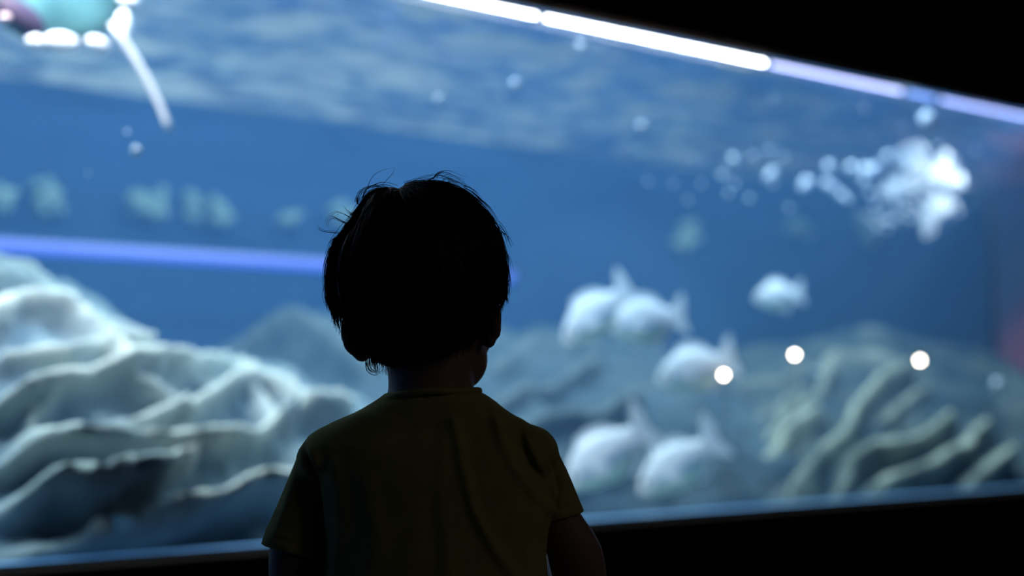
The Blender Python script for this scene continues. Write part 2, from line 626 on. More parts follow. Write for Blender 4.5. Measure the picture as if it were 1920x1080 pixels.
rock_mound('rock', 'olive ridged rock mound on the right below the fish',
           [(1010, 930), (1090, 840), (1180, 745), (1260, 695), (1340, 668), (1430, 645), (1500, 632), (1590, 622), (1650, 632), (1700, 665), (1740, 712), (1780, 770), (1830, 800), (1890, 830), (1960, 870), (2040, 905)],
           0.12, 1.25, M_rockR, RR, 23)

# ------------------------------------------------------------------ fish


def make_fish(px, py, d, length_px, tilt, label, m=M_fish, high=0.5, yaw=0.0, group='silver bream in the tank', parts=True, name='silver_fish'):
    c = tank(px, py, d)
    k = c.y / FPX
    L = length_px * k
    root = empty(name, c, label, 'fish', group)
    # local frame: nose towards -X, up +Z, laterally thin Y
    R = Matrix.Rotation(yaw, 3, 'Z') @ Matrix.Rotation(-tilt, 3, 'Y')
    prof = [(-0.50, 0.02, 0.00), (-0.47, 0.10, 0.0), (-0.41, 0.21, 0.01), (-0.32, 0.31, 0.02), (-0.20, 0.42, 0.025), (-0.05, 0.49, 0.01), (0.08, 0.44, 0.0),
            (0.20, 0.31, 0.0), (0.28, 0.23, 0.0), (0.34, 0.19, 0.0), (0.40, 0.19, 0.0)]
    high *= 0.88
    H = high * L
    vs, fs = [], []
    n = 18
    for (x, h, zo) in prof:
        for q in range(n):
            a = 2 * math.pi * q / n
            vs.append(R @ Vector((x * L, math.cos(a) * h * H * 0.38, math.sin(a) * h * H * 1.0 + zo * L)))
    for i in range(len(prof) - 1):
        for q in range(n):
            q2 = (q + 1) % n
            fs.append((i * n + q, (i + 1) * n + q, (i + 1) * n + q2, i * n + q2))
    fs.append(tuple(range(n)))
    fs.append(tuple((len(prof) - 1) * n + q for q in range(n))[::-1])
    bo = link_mesh('body', vs, fs, m, root)
    if m is M_fish:
        bo.data.materials.append(M_fishside)
        bo.data.materials.append(M_fishbelly)
        for i in range(2, 7):
            for q in range(n):
                sn = math.sin(2 * math.pi * (q + 0.5) / n)
                if -0.45 < sn < 0.05 and i > 2:
                    bo.data.polygons[i * n + q].material_index = 1
                elif sn <= -0.45:
                    bo.data.polygons[i * n + q].material_index = 2

    def fin(nm, outline, th, mm=M_fin, off=0.0):
        v1 = [R @ Vector((x * L, off * L + th, z * L)) for x, z in outline]
        v2 = [R @ Vector((x * L, off * L - th, z * L)) for x, z in outline]
        nn_ = len(outline)
        f = [tuple(range(nn_)), tuple(range(nn_, 2 * nn_))[::-1]]
        f += [(i, nn_ + i, nn_ + (i + 1) % nn_, (i + 1) % nn_) for i in range(nn_)]
        link_mesh(nm, v1 + v2, f, mm, root, smooth=False)
    h = high
    fin('tail_fin', [(0.33, -0.08), (0.33, 0.08), (0.39, 0.18), (0.45, 0.27), (0.50, 0.30), (0.50, 0.14), (0.47, 0.0), (0.50, -0.12), (0.51, -0.22), (0.46, -0.21), (0.40, -0.15)], 0.010)
    if parts:
        fin('dorsal_fin', [(-0.22, h * 0.42), (-0.15, h * 0.60), (0.0, h * 0.62), (0.14, h * 0.52), (0.24, h * 0.30), (0.26, h * 0.18), (0.1, h * 0.34)], 0.0025)
        fin('anal_fin', [(0.02, -h * 0.42), (0.12, -h * 0.56), (0.22, -h * 0.40), (0.27, -h * 0.18), (0.15, -h * 0.32)], 0.0025)
        fin('pectoral_fin', [(-0.22, 0.0), (-0.10, 0.03), (-0.04, -0.05), (-0.10, -0.13), (-0.19, -0.06)], 0.002, off=-h * 0.19)
        ev, ef = merge(ball_geo(R @ Vector((-0.385 * L, -h * 0.085 * L, 0.05 * L)), 0.028 * L, 10, 8), ball_geo(R @ Vector((-0.385 * L, h * 0.085 * L, 0.05 * L)), 0.028 * L, 10, 8))
        link_mesh('eye', ev, ef, M_eye, root)
    return root


r_ = math.radians
make_fish(1122, 590, 0.42, 165, r_(38), 'silver bream, leftmost, whose tail is hidden behind the next fish', high=0.60)
make_fish(1212, 604, 0.34, 150, r_(8), 'silver bream in the middle of the upper trio, right of the leftmost one', high=0.70)
make_fish(1306, 694, 0.38, 155, r_(16), 'silver bream just below the upper pair, a warm lamp reflection glowing near its tail', high=0.66)
make_fish(1460, 556, 0.55, 92, r_(6), 'small round silver bream swimming alone above the right rock', high=0.72)
make_fish(1140, 856, 0.26, 200, r_(36), 'silver bream low down, closest to the right shoulder of the child', high=0.60)
make_fish(1275, 872, 0.28, 185, r_(34), 'lowest right silver bream above the window sill', high=0.56)
make_fish(1536, 745, 0.75, 95, r_(70), 'slim pale fish swimming nose down in front of the right rock', high=0.30, yaw=r_(25), group=None)
make_fish(82, 557, 0.5, 26, r_(10), 'tiny yellow fish over the left rock', m=M_yel, high=0.6, group=None, parts=False, name='yellow_fish')

# ------------------------------------------------------------------ stingray at the top left, near the pane
rc = tank(110, -95, 0.30)
rk = rc.y / FPX
ray_root = empty('stingray', rc, 'stingray gliding at the top left with bright white fin edges and long tail', 'stingray')


def rp(px, py, dd=0.0):
    return tank(px, py, 0.30 + dd)


vs, fs = [], []
nr, na = 14, 64
outline = []
for i in range(na):
    a = 2 * math.pi * i / na
    # rounded diamond, wings to both sides, rear edge down
    rr = 1.0 / (abs(math.cos(a)) ** 1.7 + abs(math.sin(a)) ** 1.7) ** (1 / 1.7)
    x = 190 * rr * math.cos(a)
    y = 185 * rr * math.sin(a)
    outline.append((x, y))
for side in (1, -1):
    for r in range(nr + 1):
        f_ = r / nr
        for i in range(na):
            x, y = outline[i]
            th = 0.030 * math.sqrt(max(0, 1 - f_ ** 2)) * side
            wav = 0.012 * f_ ** 3 * math.sin(i * 0.9)
            vs.append(rp(110 + x * f_, -95 + y * f_, th + wav))
for sgn in (0, 1):
    b0 = sgn * (nr + 1) * na
    for r in range(nr):
        for i in range(na):
            i2 = (i + 1) % na
            q = (b0 + r * na + i, b0 + r * na + i2, b0 + (r + 1) * na + i2, b0 + (r + 1) * na + i)
            fs.append(q if sgn else q[::-1])
rb = link_mesh('body', [v - rc for v in vs], fs, M_raybody, ray_root)
tl = [(216, 40), (230, 72), (246, 98), (262, 124), (277, 150), (291, 178), (303, 205), (312, 228), (318, 246)]
v, f = tube_geo([rp(a, b, -0.05) - rc for a, b in tl], [0.013, 0.0080, 0.0076, 0.0072, 0.0068, 0.0066, 0.0064, 0.0060, 0.0045], 12)
link_mesh('tail', v, f, M_rayedge, ray_root)


def lobe(nm, px, py, rx, ry, rot=0, m=M_rayedge, th=0.014, dd=-0.02):
    c = rp(px, py, dd) - rc
    k = rp(px, py).y / FPX
    Mx = Matrix((D, N, Vector((0, 0, 1)))).transposed() @ Matrix.Rotation(rot, 3, 'Y')
    v, f = ball_geo(c, (rx * k * 1.1, th, ry * k), 20, 14, Mx)
    return link_mesh(nm, v, f, m, ray_root)


lobe('fin_lobe', 66, 78, 17, 13)
lobe('fin_lobe', 116, 78, 30, 17)
lobe('fin_lobe', 184, 82, 22, 13, r_(12))
lobe('pelvic_fin', 231, 46, 13, 29, 0)
lobe('pelvic_fin', 242, 0, 19, 13, 0)
lobe('wing_tip', 40, 30, 46, 26, r_(28), M_raydark, 0.016, -0.022)
lobe('wing_tip', 8, 34, 10, 8, 0, mat('peach_ray_skin', (0.8, 0.55, 0.5), 0.6, 0.2), 0.016, -0.034)

# ------------------------------------------------------------------ bubbles
bub_proto = None


def bubble(px, py, d, r, label, group, name='bubble', squash=1.0):
    global bub_proto
    if bub_proto is None:
        v, f = ball_geo((0, 0, 0), 1.0, 14, 10)
        me_o = link_mesh(name, v, f, M_bub)
        bub_proto = me_o
        o = me_o
    else:
        o = bub_proto.copy()
        C.objects.link(o)
    o.name = name
    o.location = tank(px, py, d)
    o.scale = (r, r, r * squash)
    tag(o, label, 'bubble', group)
    return o


drops = [(238, 247, 3.2, 'faint bubble above the bright one left of the stingray tail'), (255, 282, 5.5, 'bright bubble below left of the stingray tail tip'),
         (165, 325, 2.6, 'faintest bubble under the stingray tail, lowest of the three'),
         (822, 186, 4.6, 'bluish bubble straight above the child crown'), (939, 180, 3.2, 'dim bubble just left of the pale round one'),
         (966, 158, 5.6, 'pale round bubble over the child, brightest in the middle'),
         (1088, 85, 4.6, 'lilac bubble close under the light strip'), (1125, 90, 2.8, 'faint greenish bubble next to the lilac one'),
         (1203, 237, 5.0, 'greyish bubble alone under the ripples, right of the middle'), (1451, 187, 3.6, 'dim bubble under the lavender light tube'),
         (1621, 204, 3.6, 'faint blue bubble left of the brightest small one'), (1738, 224, 9.0, 'brightest small bubble at upper right below the light strip'),
         (1693, 240, 2.6, 'dim bubble between the jet and the brightest bubble'), (1829, 284, 3.2, 'dim bubble right of the air jet'),
         (1870, 720, 6.0, 'lavender bubble low at the right edge above the rock')]
for a, b, r, lab in drops:
    bubble(a, b, 0.06, r * 0.001 * (1.25 if r < 4 else 1.8) * tank(a, b, 0.06).y / 3.0, lab, 'small bubbles scattered near the pane')

stream = [(1374, 299, 6.0), (1412, 293, 3.6), (1443, 282, 3.4), (1470, 295, 3.4), (1355, 328, 4.6), (1378, 345, 3.4), (1366, 362, 3.4), (1405, 372, 3.4), (1448, 322, 6.5), (1441, 332, 6.5), (1449, 345, 3.6),
          (1512, 342, 8.0), (1505, 350, 5.5), (1553, 312, 6.6), (1550, 345, 6.6), (1562, 352, 6.0), (1578, 366, 6.2), (1590, 374, 4.5), (1596, 314, 7.0), (1622, 318, 7.5), (1635, 318, 7.0), (1644, 310, 4.2), (1620, 338, 5.5),
          (1665, 293, 6.2), (1698, 300, 6.2), (1630, 362, 4.5), (1315, 345, 2.5), (1290, 375, 2.5), (1215, 340, 2.4), (1262, 345, 2.4), (1318, 300, 2.2), (1480, 390, 3.0), (1300, 300, 2.2), (1640, 385, 4.0)]
words_x = {0: 'far left end', 1: 'left part', 2: 'middle', 3: 'right part near the jet'}
for i, (a, b, r) in enumerate(stream):
    q = 0 if a < 1400 else 1 if a < 1500 else 2 if a < 1600 else 3
    size = 'large bright' if r >= 6 else 'middling' if r >= 4 else 'small dim'
    vert = 'upper' if b < 315 else 'lower' if b > 350 else 'central'
    bubble(a, b, 0.45, r * 0.0016 * tank(a, b, 0.45).y / 3.2, f'{size} bubble, {vert} row, {words_x[q]} of the drifting bubble stream', 'drifting stream of bubbles left of the air jet')

# the dense foam of the air jet
v, f = [], []
plume_c = [((1790, 345), 10, 7, 90), ((1800, 340), 6, 8, 60), ((1760, 385), 26, 22, 100), ((1740, 330), 40, 30, 80), ((1712, 290), 26, 20, 34), ((1690, 350), 26, 16, 60), ((1670, 355), 16, 10, 30), ((1738, 425), 9, 14, 46), ((1745, 405), 16, 16, 40), ((1700, 400), 34, 22, 26), ((1770, 320), 24, 22, 40), ((1660, 410), 40, 20, 14)]
geos = []
for (cx, cy), sx, sy, nb in plume_c:
    for _ in range(nb):
        a, b = rng.normal(cx, sx * 0.55), rng.normal(cy, sy * 0.6)
        dd = 0.75 + rng.normal(0, 0.06)
        r = float(rng.uniform(0.004, 0.009))
        geos.append(ball_geo(tank(a, b, dd), r, 8, 6))
v, f = merge(*geos)
pl = link_mesh('foam_plume', v, f, M_bub)
tag(pl, 'dense white burst of air foam in the water at upper right', 'foam', kind='stuff')
# the nozzle it comes from, on a pipe down the end of the tank
nz = tank(1812, 352, 0.78)
nzr = empty('air_nozzle', nz, 'dark air pipe nozzle at the tip of the white foam burst', 'nozzle')
v, f = tube_geo([(0.0, 0, 0), (0.05, 0.02, 0.0), (0.09, 0.03, -0.03), (0.10, 0.035, -0.12), (0.10, 0.035, Z_BED - nz.z)], [0.012, 0.014, 0.014, 0.014, 0.014], 12)
link_mesh('pipe', v, f, M_metal, nzr)
v, f = tube_geo([(-0.012, 0, 0), (0.015, 0, 0)], [0.019, 0.019], 14)
link_mesh('nozzle_ring', v, f, M_metal, nzr)

# ------------------------------------------------------------------ reflected pale patches, built as added clumps on the back wall
k_ = 0
reflections = [(8, 372, 30, 26, 'leftmost'), (95, 370, 34, 28, 'second from the left'), (262, 384, 16, 30, 'narrow one left of the brightest'), (297, 386, 22, 30, 'brightest'), (366, 392, 16, 26, 'narrow one right of the brightest'),
          (412, 396, 24, 26, 'rounded one nearer the child'), (545, 405, 20, 16, 'small one left of the head'), (640, 402, 30, 24, 'one beside the child hair'), (1290, 440, 24, 28, 'one right of the child head'), (1500, 425, 46, 16, 'wide dim one under the bubbles'), (1630, 425, 26, 24, 'one under the foam burst')]
for a, b, rx, rz, which in reflections:
    c = tank(a, b, DEPTH - 0.06)
    k = c.y / FPX
    geos = []
    for _ in range(14):
        o_ = Vector((rng.normal(0, 0.4) * rx * k * 0.9, 0, rng.normal(0, 0.4) * rz * k))
        geos.append(ball_geo(c + D * o_.x + Vector((0, 0, o_.z)) + N * float(rng.uniform(-0.02, 0.05)), (0.35 * rx * k, 0.04, 0.4 * rz * k), 10, 8, Matrix.Rotation(TANKROT, 3, 'Z')))
    v, f = merge(*geos)
    v = [q - c for q in v]
    o = link_mesh('reflection', v, f, M_reflection)
    o.location = c
    tag(o, f'pale teal reflected patch high on the back wall, {which}', 'reflection', 'reflected patches along the back wall')

# ------------------------------------------------------------------ light tubes


def light_tube(s0, s1, d, z0, z1, r, m, label, group, name='light_tube', slope_d=0.0):
    a, b = P(s0, d, z0), P(s1, d + slope_d, z1)
    mid = (a + b) / 2
    root = empty(name, mid, label, 'light', group)
    v, f = tube_geo([a - mid, b - mid], [r, r], 10)
    link_mesh('tube', v, f, m, root)
    t = (b - a).normalized()
    for e, sg in ((a, 1), (b, -1)):
        v, f = tube_geo([e - mid - t * sg * 0.012, e - mid + t * sg * 0.004], [r * 1.25, r * 1.25], 10)
        link_mesh('end_cap', v, f, M_metal, root)
    return root


def s_at(px):
    return local(tank(px, 100, -0.005))[0]


g = 'light tubes along the top edge of the window'
zc = Z_STRIP
tubes = [(-900, 1008, (0.9, 0.93, 1.0), 16, 'white light tube along the top of the window, leftmost and longest'),
         (1019, 1434, (0.9, 0.94, 1.0), 18, 'blown out white light tube over the middle of the window'),
         (1440, 1690, (0.50, 0.55, 0.95), 4.8, 'dimmer lavender light tube to the right of the white ones'),
         (1696, 1752, (0.16, 0.28, 0.75), 4.0, 'short blue light tube between two lavender ones'),
         (1758, 2300, (0.36, 0.46, 0.95), 4.2, 'pale blue lavender light tube at the right end of the window top')]
for i, (a, b, col, st, lab) in enumerate(tubes):
    light_tube(s_at(a), s_at(b), -0.005, zc, zc, 0.0036, emit('tube_light_%d' % i, col, st), lab, g)
# blue tube inside the tank
pa, pb = tank(-300, 441, 1.9), tank(962, 519, 1.9)
la, lb = local(pa), local(pb)
light_tube(la[0], lb[0], 1.9, la[2], lb[2], 0.021, emit('blue_tube', (0.0, 0.055, 1.0), 0.95), 'long glowing blue light tube deep in the tank, ending right of the head', None, name='blue_light_tube')

# ------------------------------------------------------------------ warm lamp reflections in the pane, built as added glowing balls on stems


def warm_reflection(px, py, d, label, base_z):
    c = tank(px, py, d)
    root = empty('lamp_reflection', Vector((c.x, c.y, base_z)), label, 'lamp reflection', 'round warm lamp reflections over the right rock')
    h = c.z - base_z
    v, f = ball_geo((0, 0, h), 0.0062, 16, 12)
    link_mesh('glow_ball', v, f, M_warm, root)
    v, f = tube_geo([(0, 0, 0), (0, 0, h - 0.006)], [0.002, 0.002], 8)  # stem and base added to hold the ball
    link_mesh('stem', v, f, M_metal, root)
    v, f = tube_geo([(0, 0, -0.01), (0, 0, 0.01)], [0.012, 0.012], 14)
    link_mesh('base', v, f, M_metal, root)


warm_reflection(1357, 703, 0.28, 'round warm lamp reflection glowing over the tail of a silver fish, leftmost of the three', Z_BED)
warm_reflection(1490, 665, 0.30, 'round warm lamp reflection below the lone small fish, middle and brightest of the three', Z_BED)
warm_reflection(1725, 676, 0.30, 'round warm lamp reflection at the right flank of the rock, rightmost of the three', Z_BED)

# ------------------------------------------------------------------ the child
CY = 1.40
kx = CY / FPX


def X(px):
    return at(px, 600, CY).x


def Zp(py):
    return at(960, py, CY).z


def W(px, py, dy=0.0):
    v_ = at(px, py, CY)
    return Vector((v_.x, v_.y + dy, v_.z))


person = empty('person', (W(810, 700).x, CY, 0), 'small child seen from behind in a yellow olive t-shirt, dark short hair, facing the aquarium', 'person')
HC = W(785, 540, 0.0)      # middle of the skull
head_rot = Matrix.Rotation(r_(-16), 3, 'Z') @ Matrix.Rotation(r_(-5.5), 3, 'Y')     # turned a little to the right, tilted

# --- body: one continuous surface from overlapping shaped pieces, fused
geos = []
# skull and face
v, f = ball_geo(HC + Vector((0, 0.002, 0.004)), (0.069, 0.083, 0.082), 40, 28, head_rot)
geos.append((v, f))
v, f = ball_geo(HC + head_rot @ Vector((0.0, 0.030, -0.050)), (0.053, 0.055, 0.052), 32, 22, head_rot)        # cheeks and jaw
geos.append((v, f))
geos.append(ball_geo(HC + head_rot @ Vector((0.0, 0.058, -0.086)), (0.020, 0.018, 0.015), 20, 14, head_rot))    # chin
for sx in (-1, 1):
    geos.append(ball_geo(HC + head_rot @ Vector((0.018 * sx, 0.042, -0.072)), 0.0325, 24, 18))
    geos.append(ball_geo(HC + head_rot @ Vector((0.030 * sx, 0.056, -0.050)), (0.024, 0.022, 0.024), 20, 14, head_rot))
geos.append(ball_geo(HC + head_rot @ Vector((0.0, 0.086, -0.040)), (0.009, 0.011, 0.008), 16, 12, head_rot))    # nose
v, f = tube_geo([HC + head_rot @ Vector((0, 0.080, -0.014)), HC + head_rot @ Vector((0, 0.086, -0.036))], [0.005, 0.007], 12)
geos.append((v, f))


def ear(sx, c, tilt):
    """c-shaped outer rim, bowl and lobe"""
    gs = []
    Rm = head_rot @ Matrix.Rotation(sx * r_(44), 3, 'Z')
    pts = []
    for i in range(15):
        a = r_(-120 + 250 * i / 14)
        pts.append(c + Rm @ Vector((0.004 * sx, -0.014 * math.sin(a * 1.0 + 0.4) - 0.002, 0.021 * math.cos(a + 0.2))))
    gs.append(tube_geo(pts, [0.0042] * 15, 10))
    gs.append(ball_geo(c + Rm @ Vector((0.0, -0.002, 0)), (0.0055, 0.014, 0.020), 18, 12, Rm))
    gs.append(ball_geo(c + Rm @ Vector((0.0, 0.000, -0.0185)), (0.0070, 0.009, 0.0085), 16, 12, Rm))
    return gs


geos += ear(1, W(914, 602, 0.0), 0)
geos += ear(-1, W(675, 629, 0.006), 0)
# neck
geos.append(tube_geo([W(805, 760, 0.006), W(808, 735, 0.008), W(806, 700, 0.010), W(800, 650, 0.014), W(795, 610, 0.014)], [0.0455, 0.0425, 0.0420, 0.0440, 0.045], 28))


def ring_loft(rows, n=40, p=2.4):
    """rows: (z, x left, x right, y centre, half depth)"""
    vs, fs = [], []
    for z, xl, xr, yc, hd in rows:
        cx, hw = (xl + xr) / 2, (xr - xl) / 2
        for q in range(n):
            a = 2 * math.pi * q / n
            ca, sa = math.cos(a), math.sin(a)
            vs.append(Vector((cx + hw * math.copysign(abs(ca) ** (2 / p), ca), yc + hd * math.copysign(abs(sa) ** (2 / p), sa), z)))
    for i in range(len(rows) - 1):
        for q in range(n):
            q2 = (q + 1) % n
            fs.append((i * n + q, i * n + q2, (i + 1) * n + q2, (i + 1) * n + q))
    fs.append(tuple(range(n))[::-1])
    fs.append(tuple((len(rows) - 1) * n + q for q in range(n)))
    return vs, fs


XC = X(815)
rows = [(0.44, XC - 0.070, XC + 0.070, CY + 0.010, 0.055), (0.50, XC - 0.088, XC + 0.088, CY + 0.008, 0.068), (0.56, XC - 0.088, XC + 0.088, CY + 0.012, 0.064),
        (0.62, XC - 0.086, XC + 0.084, CY + 0.012, 0.062), (0.70, XC - 0.092, XC + 0.090, CY + 0.008, 0.062), (Zp(900), XC - 0.098, XC + 0.096, CY + 0.006, 0.060),
        (Zp(850), X(610), X(1008), CY + 0.006, 0.052), (Zp(810), X(640), X(985), CY + 0.006, 0.042), (Zp(780), X(690), X(930), CY + 0.008, 0.036), (Zp(760), X(730), X(890), CY + 0.008, 0.034)]
geos.append(ring_loft(rows))
# arms
SHL, SHR = W(600, 858, 0.004), W(1008, 848, 0.004)
ELL, ELR = W(560, 1150, 0.020), W(1088, 1120, 0.035)
WRL = Vector((X(640), CY + 0.155, 0.66))
WRR = Vector((X(1000), CY + 0.165, 0.67))


def limb(pts, rr):
    # smooth a polyline into a tube
    P_, R_ = [], []
    for i in range(len(pts) - 1):
        for t in np.linspace(0, 1, 9)[:-1]:
            p0 = pts[max(i - 1, 0)]; p1 = pts[i]; p2 = pts[i + 1]; p3 = pts[min(i + 2, len(pts) - 1)]
            P_.append(0.5 * ((2 * p1) + (p2 - p0) * t + (2 * p0 - 5 * p1 + 4 * p2 - p3) * t * t + (3 * p1 - p0 - 3 * p2 + p3) * t ** 3))
            R_.append(rr[i] * (1 - t) + rr[i + 1] * t)
    P_.append(pts[-1]); R_.append(rr[-1])
    return tube_geo(P_, R_, 20)


geos.append(limb([SHL, (SHL + W(556, 1040, 0.006)) / 2, W(556, 1040, 0.008), ELL, ELL + (WRL - ELL) * 0.45, WRL], [0.015, 0.021, 0.0285, 0.026, 0.024, 0.0165]))
geos.append(limb([SHR, W(1043, 965, 0.012), W(1080, 1045, 0.016), ELR, ELR + (WRR - ELR) * 0.45, WRR], [0.015, 0.0215, 0.0275, 0.027, 0.024, 0.0165]))


def hand(wr, fore, sx):
    """palm, four bent fingers, thumb from the side of the palm"""
    gs = []
    f_ = fore.normalized()
    up_ = Vector((0, 0, 1))
    up_ = (up_ - f_ * up_.dot(f_)).normalized()
    side = f_.cross(up_)
    B = Matrix((side, f_, up_)).transposed()
    gs.append(ball_geo(wr + f_ * 0.028, (0.026, 0.031, 0.012), 20, 14, B))
    for i, (o_, ln) in enumerate(((-0.0185, 0.030), (-0.006, 0.038), (0.0065, 0.041), (0.019, 0.037))):
        o2 = o_ * sx
        b = wr + f_ * 0.048 + side * o2
        a1 = b + f_ * ln * 0.5 + side * o2 * 0.15
        a2 = a1 + (f_ * 0.75 - up_ * 0.65) * ln * 0.32
        a3 = a2 + (f_ * 0.25 - up_ * 0.95) * ln * 0.26
        gs.append(tube_geo([b, a1, a2, a3], [0.0066, 0.0060, 0.0055, 0.0044], 10))
    b = wr + f_ * 0.018 + side * 0.020 * sx
    a1 = b + (f_ * 0.55 + side * 0.75 * sx - up_ * 0.2) * 0.022
    a2 = a1 + (f_ * 0.9 + side * 0.2 * sx - up_ * 0.3) * 0.016
    gs.append(tube_geo([b, a1, a2], [0.0085, 0.0070, 0.0054], 10))
    return gs


geos += hand(WRL, WRL - ELL, 1)
geos += hand(WRR, WRR - ELR, -1)
# legs
for sx in (-1, 1):
    hx = XC + sx * 0.044
    kn = Vector((hx + sx * 0.004, CY + 0.004, 0.255))
    an = Vector((hx + sx * 0.006, CY - 0.004, 0.065))
    geos.append(limb([Vector((hx, CY + 0.008, 0.49)), Vector((hx, CY + 0.01, 0.37)), kn, Vector((kn.x, CY - 0.012, 0.18)), an], [0.052, 0.048, 0.034, 0.033, 0.021]))
    geos.append(ball_geo(an + Vector((sx * 0.004, 0.035, -0.038)), (0.026, 0.066, 0.022), 18, 12))
v, f = merge(*geos)
body = link_mesh('body', v, f, M_skin)
rm = body.modifiers.new('r', 'REMESH')
rm.mode = 'VOXEL'
rm.voxel_size = 0.0030
sm = body.modifiers.new('s', 'SMOOTH')
sm.iterations = 5
sm.factor = 0.5
bake(body)
attach(body, person)

# face: eyes, brows, lips (turned away from this side)
for sx in (-1, 1):
    c = HC + head_rot @ Vector((0.026 * sx, 0.066, -0.010))
    v, f = ball_geo(c, 0.0125, 18, 12)
    e = attach(link_mesh('eye', v, f, M_white), person)
    v, f = ball_geo(c + head_rot @ Vector((0, 0.0088, 0)), (0.0062, 0.0045, 0.0062), 14, 10, head_rot)
    ir = link_mesh('iris', v, f, M_iris, e)
    v, f = tube_geo([HC + head_rot @ Vector((sx * x, y, z)) for x, y, z in ((0.012, 0.083, 0.006), (0.026, 0.080, 0.012), (0.040, 0.068, 0.007))], [0.0018, 0.0024, 0.0012], 8)
    attach(link_mesh('eyebrow', v, f, M_hair), person)
v, f = tube_geo([HC + head_rot @ Vector(q) for q in ((-0.018, 0.072, -0.063), (-0.008, 0.080, -0.061), (0, 0.0815, -0.0625), (0.008, 0.080, -0.061), (0.018, 0.072, -0.063))], [0.0015, 0.004, 0.0045, 0.004, 0.0015], 10)
attach(link_mesh('lips', v, f, M_lip), person)

# --- t-shirt
geos = []
rows = [(0.462, XC - 0.112, XC + 0.110, CY + 0.008, 0.084), (0.52, XC - 0.112, XC + 0.110, CY + 0.008, 0.083), (0.60, XC - 0.110, XC + 0.107, CY + 0.008, 0.080),
        (Zp(1080), X(612), X(1027), CY + 0.006, 0.079), (Zp(1040), X(610), X(1024), CY + 0.006, 0.078), (Zp(1000), X(606), X(1028), CY + 0.006, 0.076), (Zp(950), X(598), X(1038), CY + 0.006, 0.073),
        (Zp(900), X(588), X(1036), CY + 0.006, 0.070), (Zp(860), X(574), X(1032), CY + 0.006, 0.065), (Zp(835), X(568), X(1025), CY + 0.006, 0.060), (Zp(818), X(578), X(1016), CY + 0.006, 0.055), (Zp(803), X(598), X(1004), CY + 0.006, 0.051),
        (Zp(790), X(626), X(985), CY + 0.006, 0.049), (Zp(778), X(655), X(965), CY + 0.006, 0.048), (Zp(766), X(680), X(948), CY + 0.006, 0.047),
        (Zp(754), X(699), X(932), CY + 0.007, 0.046), (Zp(744), X(713), X(916), CY + 0.008, 0.046), (Zp(735), X(723), X(901), CY + 0.008, 0.046)]
geos.append(ring_loft(rows, 64, 2.2))


def sleeve(p0, hemL, hemR, r0, dy0, dy1, flat=0.9):
    hl, hr = hemL, hemR
    c = (hl + hr) / 2
    rw = (hr - hl).length / 2
    ax = (c - p0)
    pts, vs, fs = [], [], []
    nseg, n = 14, 36
    perp1 = (hr - hl).normalized()
    dir0 = ax.normalized()
    side0 = dir0.cross(Vector((0, 1, 0))).normalized()
    if side0.dot(perp1) < 0:
        side0 = -side0
    for i in range(nseg + 1):
        t = i / nseg
        p = p0 + ax * t
        a_ = (side0 * (1 - t) + perp1 * t).normalized()
        b_ = Vector((0, 1, 0))
        r = r0 * (1 - t) + rw * t
        for q in range(n):
            an = 2 * math.pi * q / n
            vs.append(p + a_ * math.cos(an) * r + b_ * math.sin(an) * r * flat)
    for i in range(nseg):
        for q in range(n):
            q2 = (q + 1) % n
            fs.append((i * n + q, i * n + q2, (i + 1) * n + q2, (i + 1) * n + q))
    fs.append(tuple(range(n))[::-1])
    fs.append(tuple(nseg * n + q for q in range(n)))
    return vs, fs


geos.append(sleeve(W(598, 862, 0.004), W(489, 1019, 0.006), W(614, 1045, 0.006), 0.0225, 0, 0))
geos.append(sleeve(W(1006, 855, 0.004), W(984, 990, 0.012), W(1098, 962, 0.012), 0.0215, 0, 0))
geos.append(ball_geo(W(600, 862, 0.004), (0.0240, 0.042, 0.024), 24, 18))
geos.append(ball_geo(W(1004, 852, 0.004), (0.0235, 0.042, 0.0275), 24, 18))
geos.append(ball_geo(W(993, 835, 0.004), (0.0235, 0.040, 0.020), 24, 18))
# hems, a little proud of the cloth
geos.append(sleeve(W(500, 989, 0.006) * 0.5 + W(616, 1013, 0.006) * 0.5, W(488, 1021, 0.006), W(615, 1047, 0.006), 0.0318, 0, 0, 0.92))
v, f = merge(*geos)
shirt = link_mesh('t_shirt', v, f, M_shirt)
rm = shirt.modifiers.new('r', 'REMESH')
rm.mode = 'VOXEL'
rm.voxel_size = 0.0026
sm = shirt.modifiers.new('s', 'SMOOTH')
sm.iterations = 7
sm.factor = 0.5
bake(shirt)
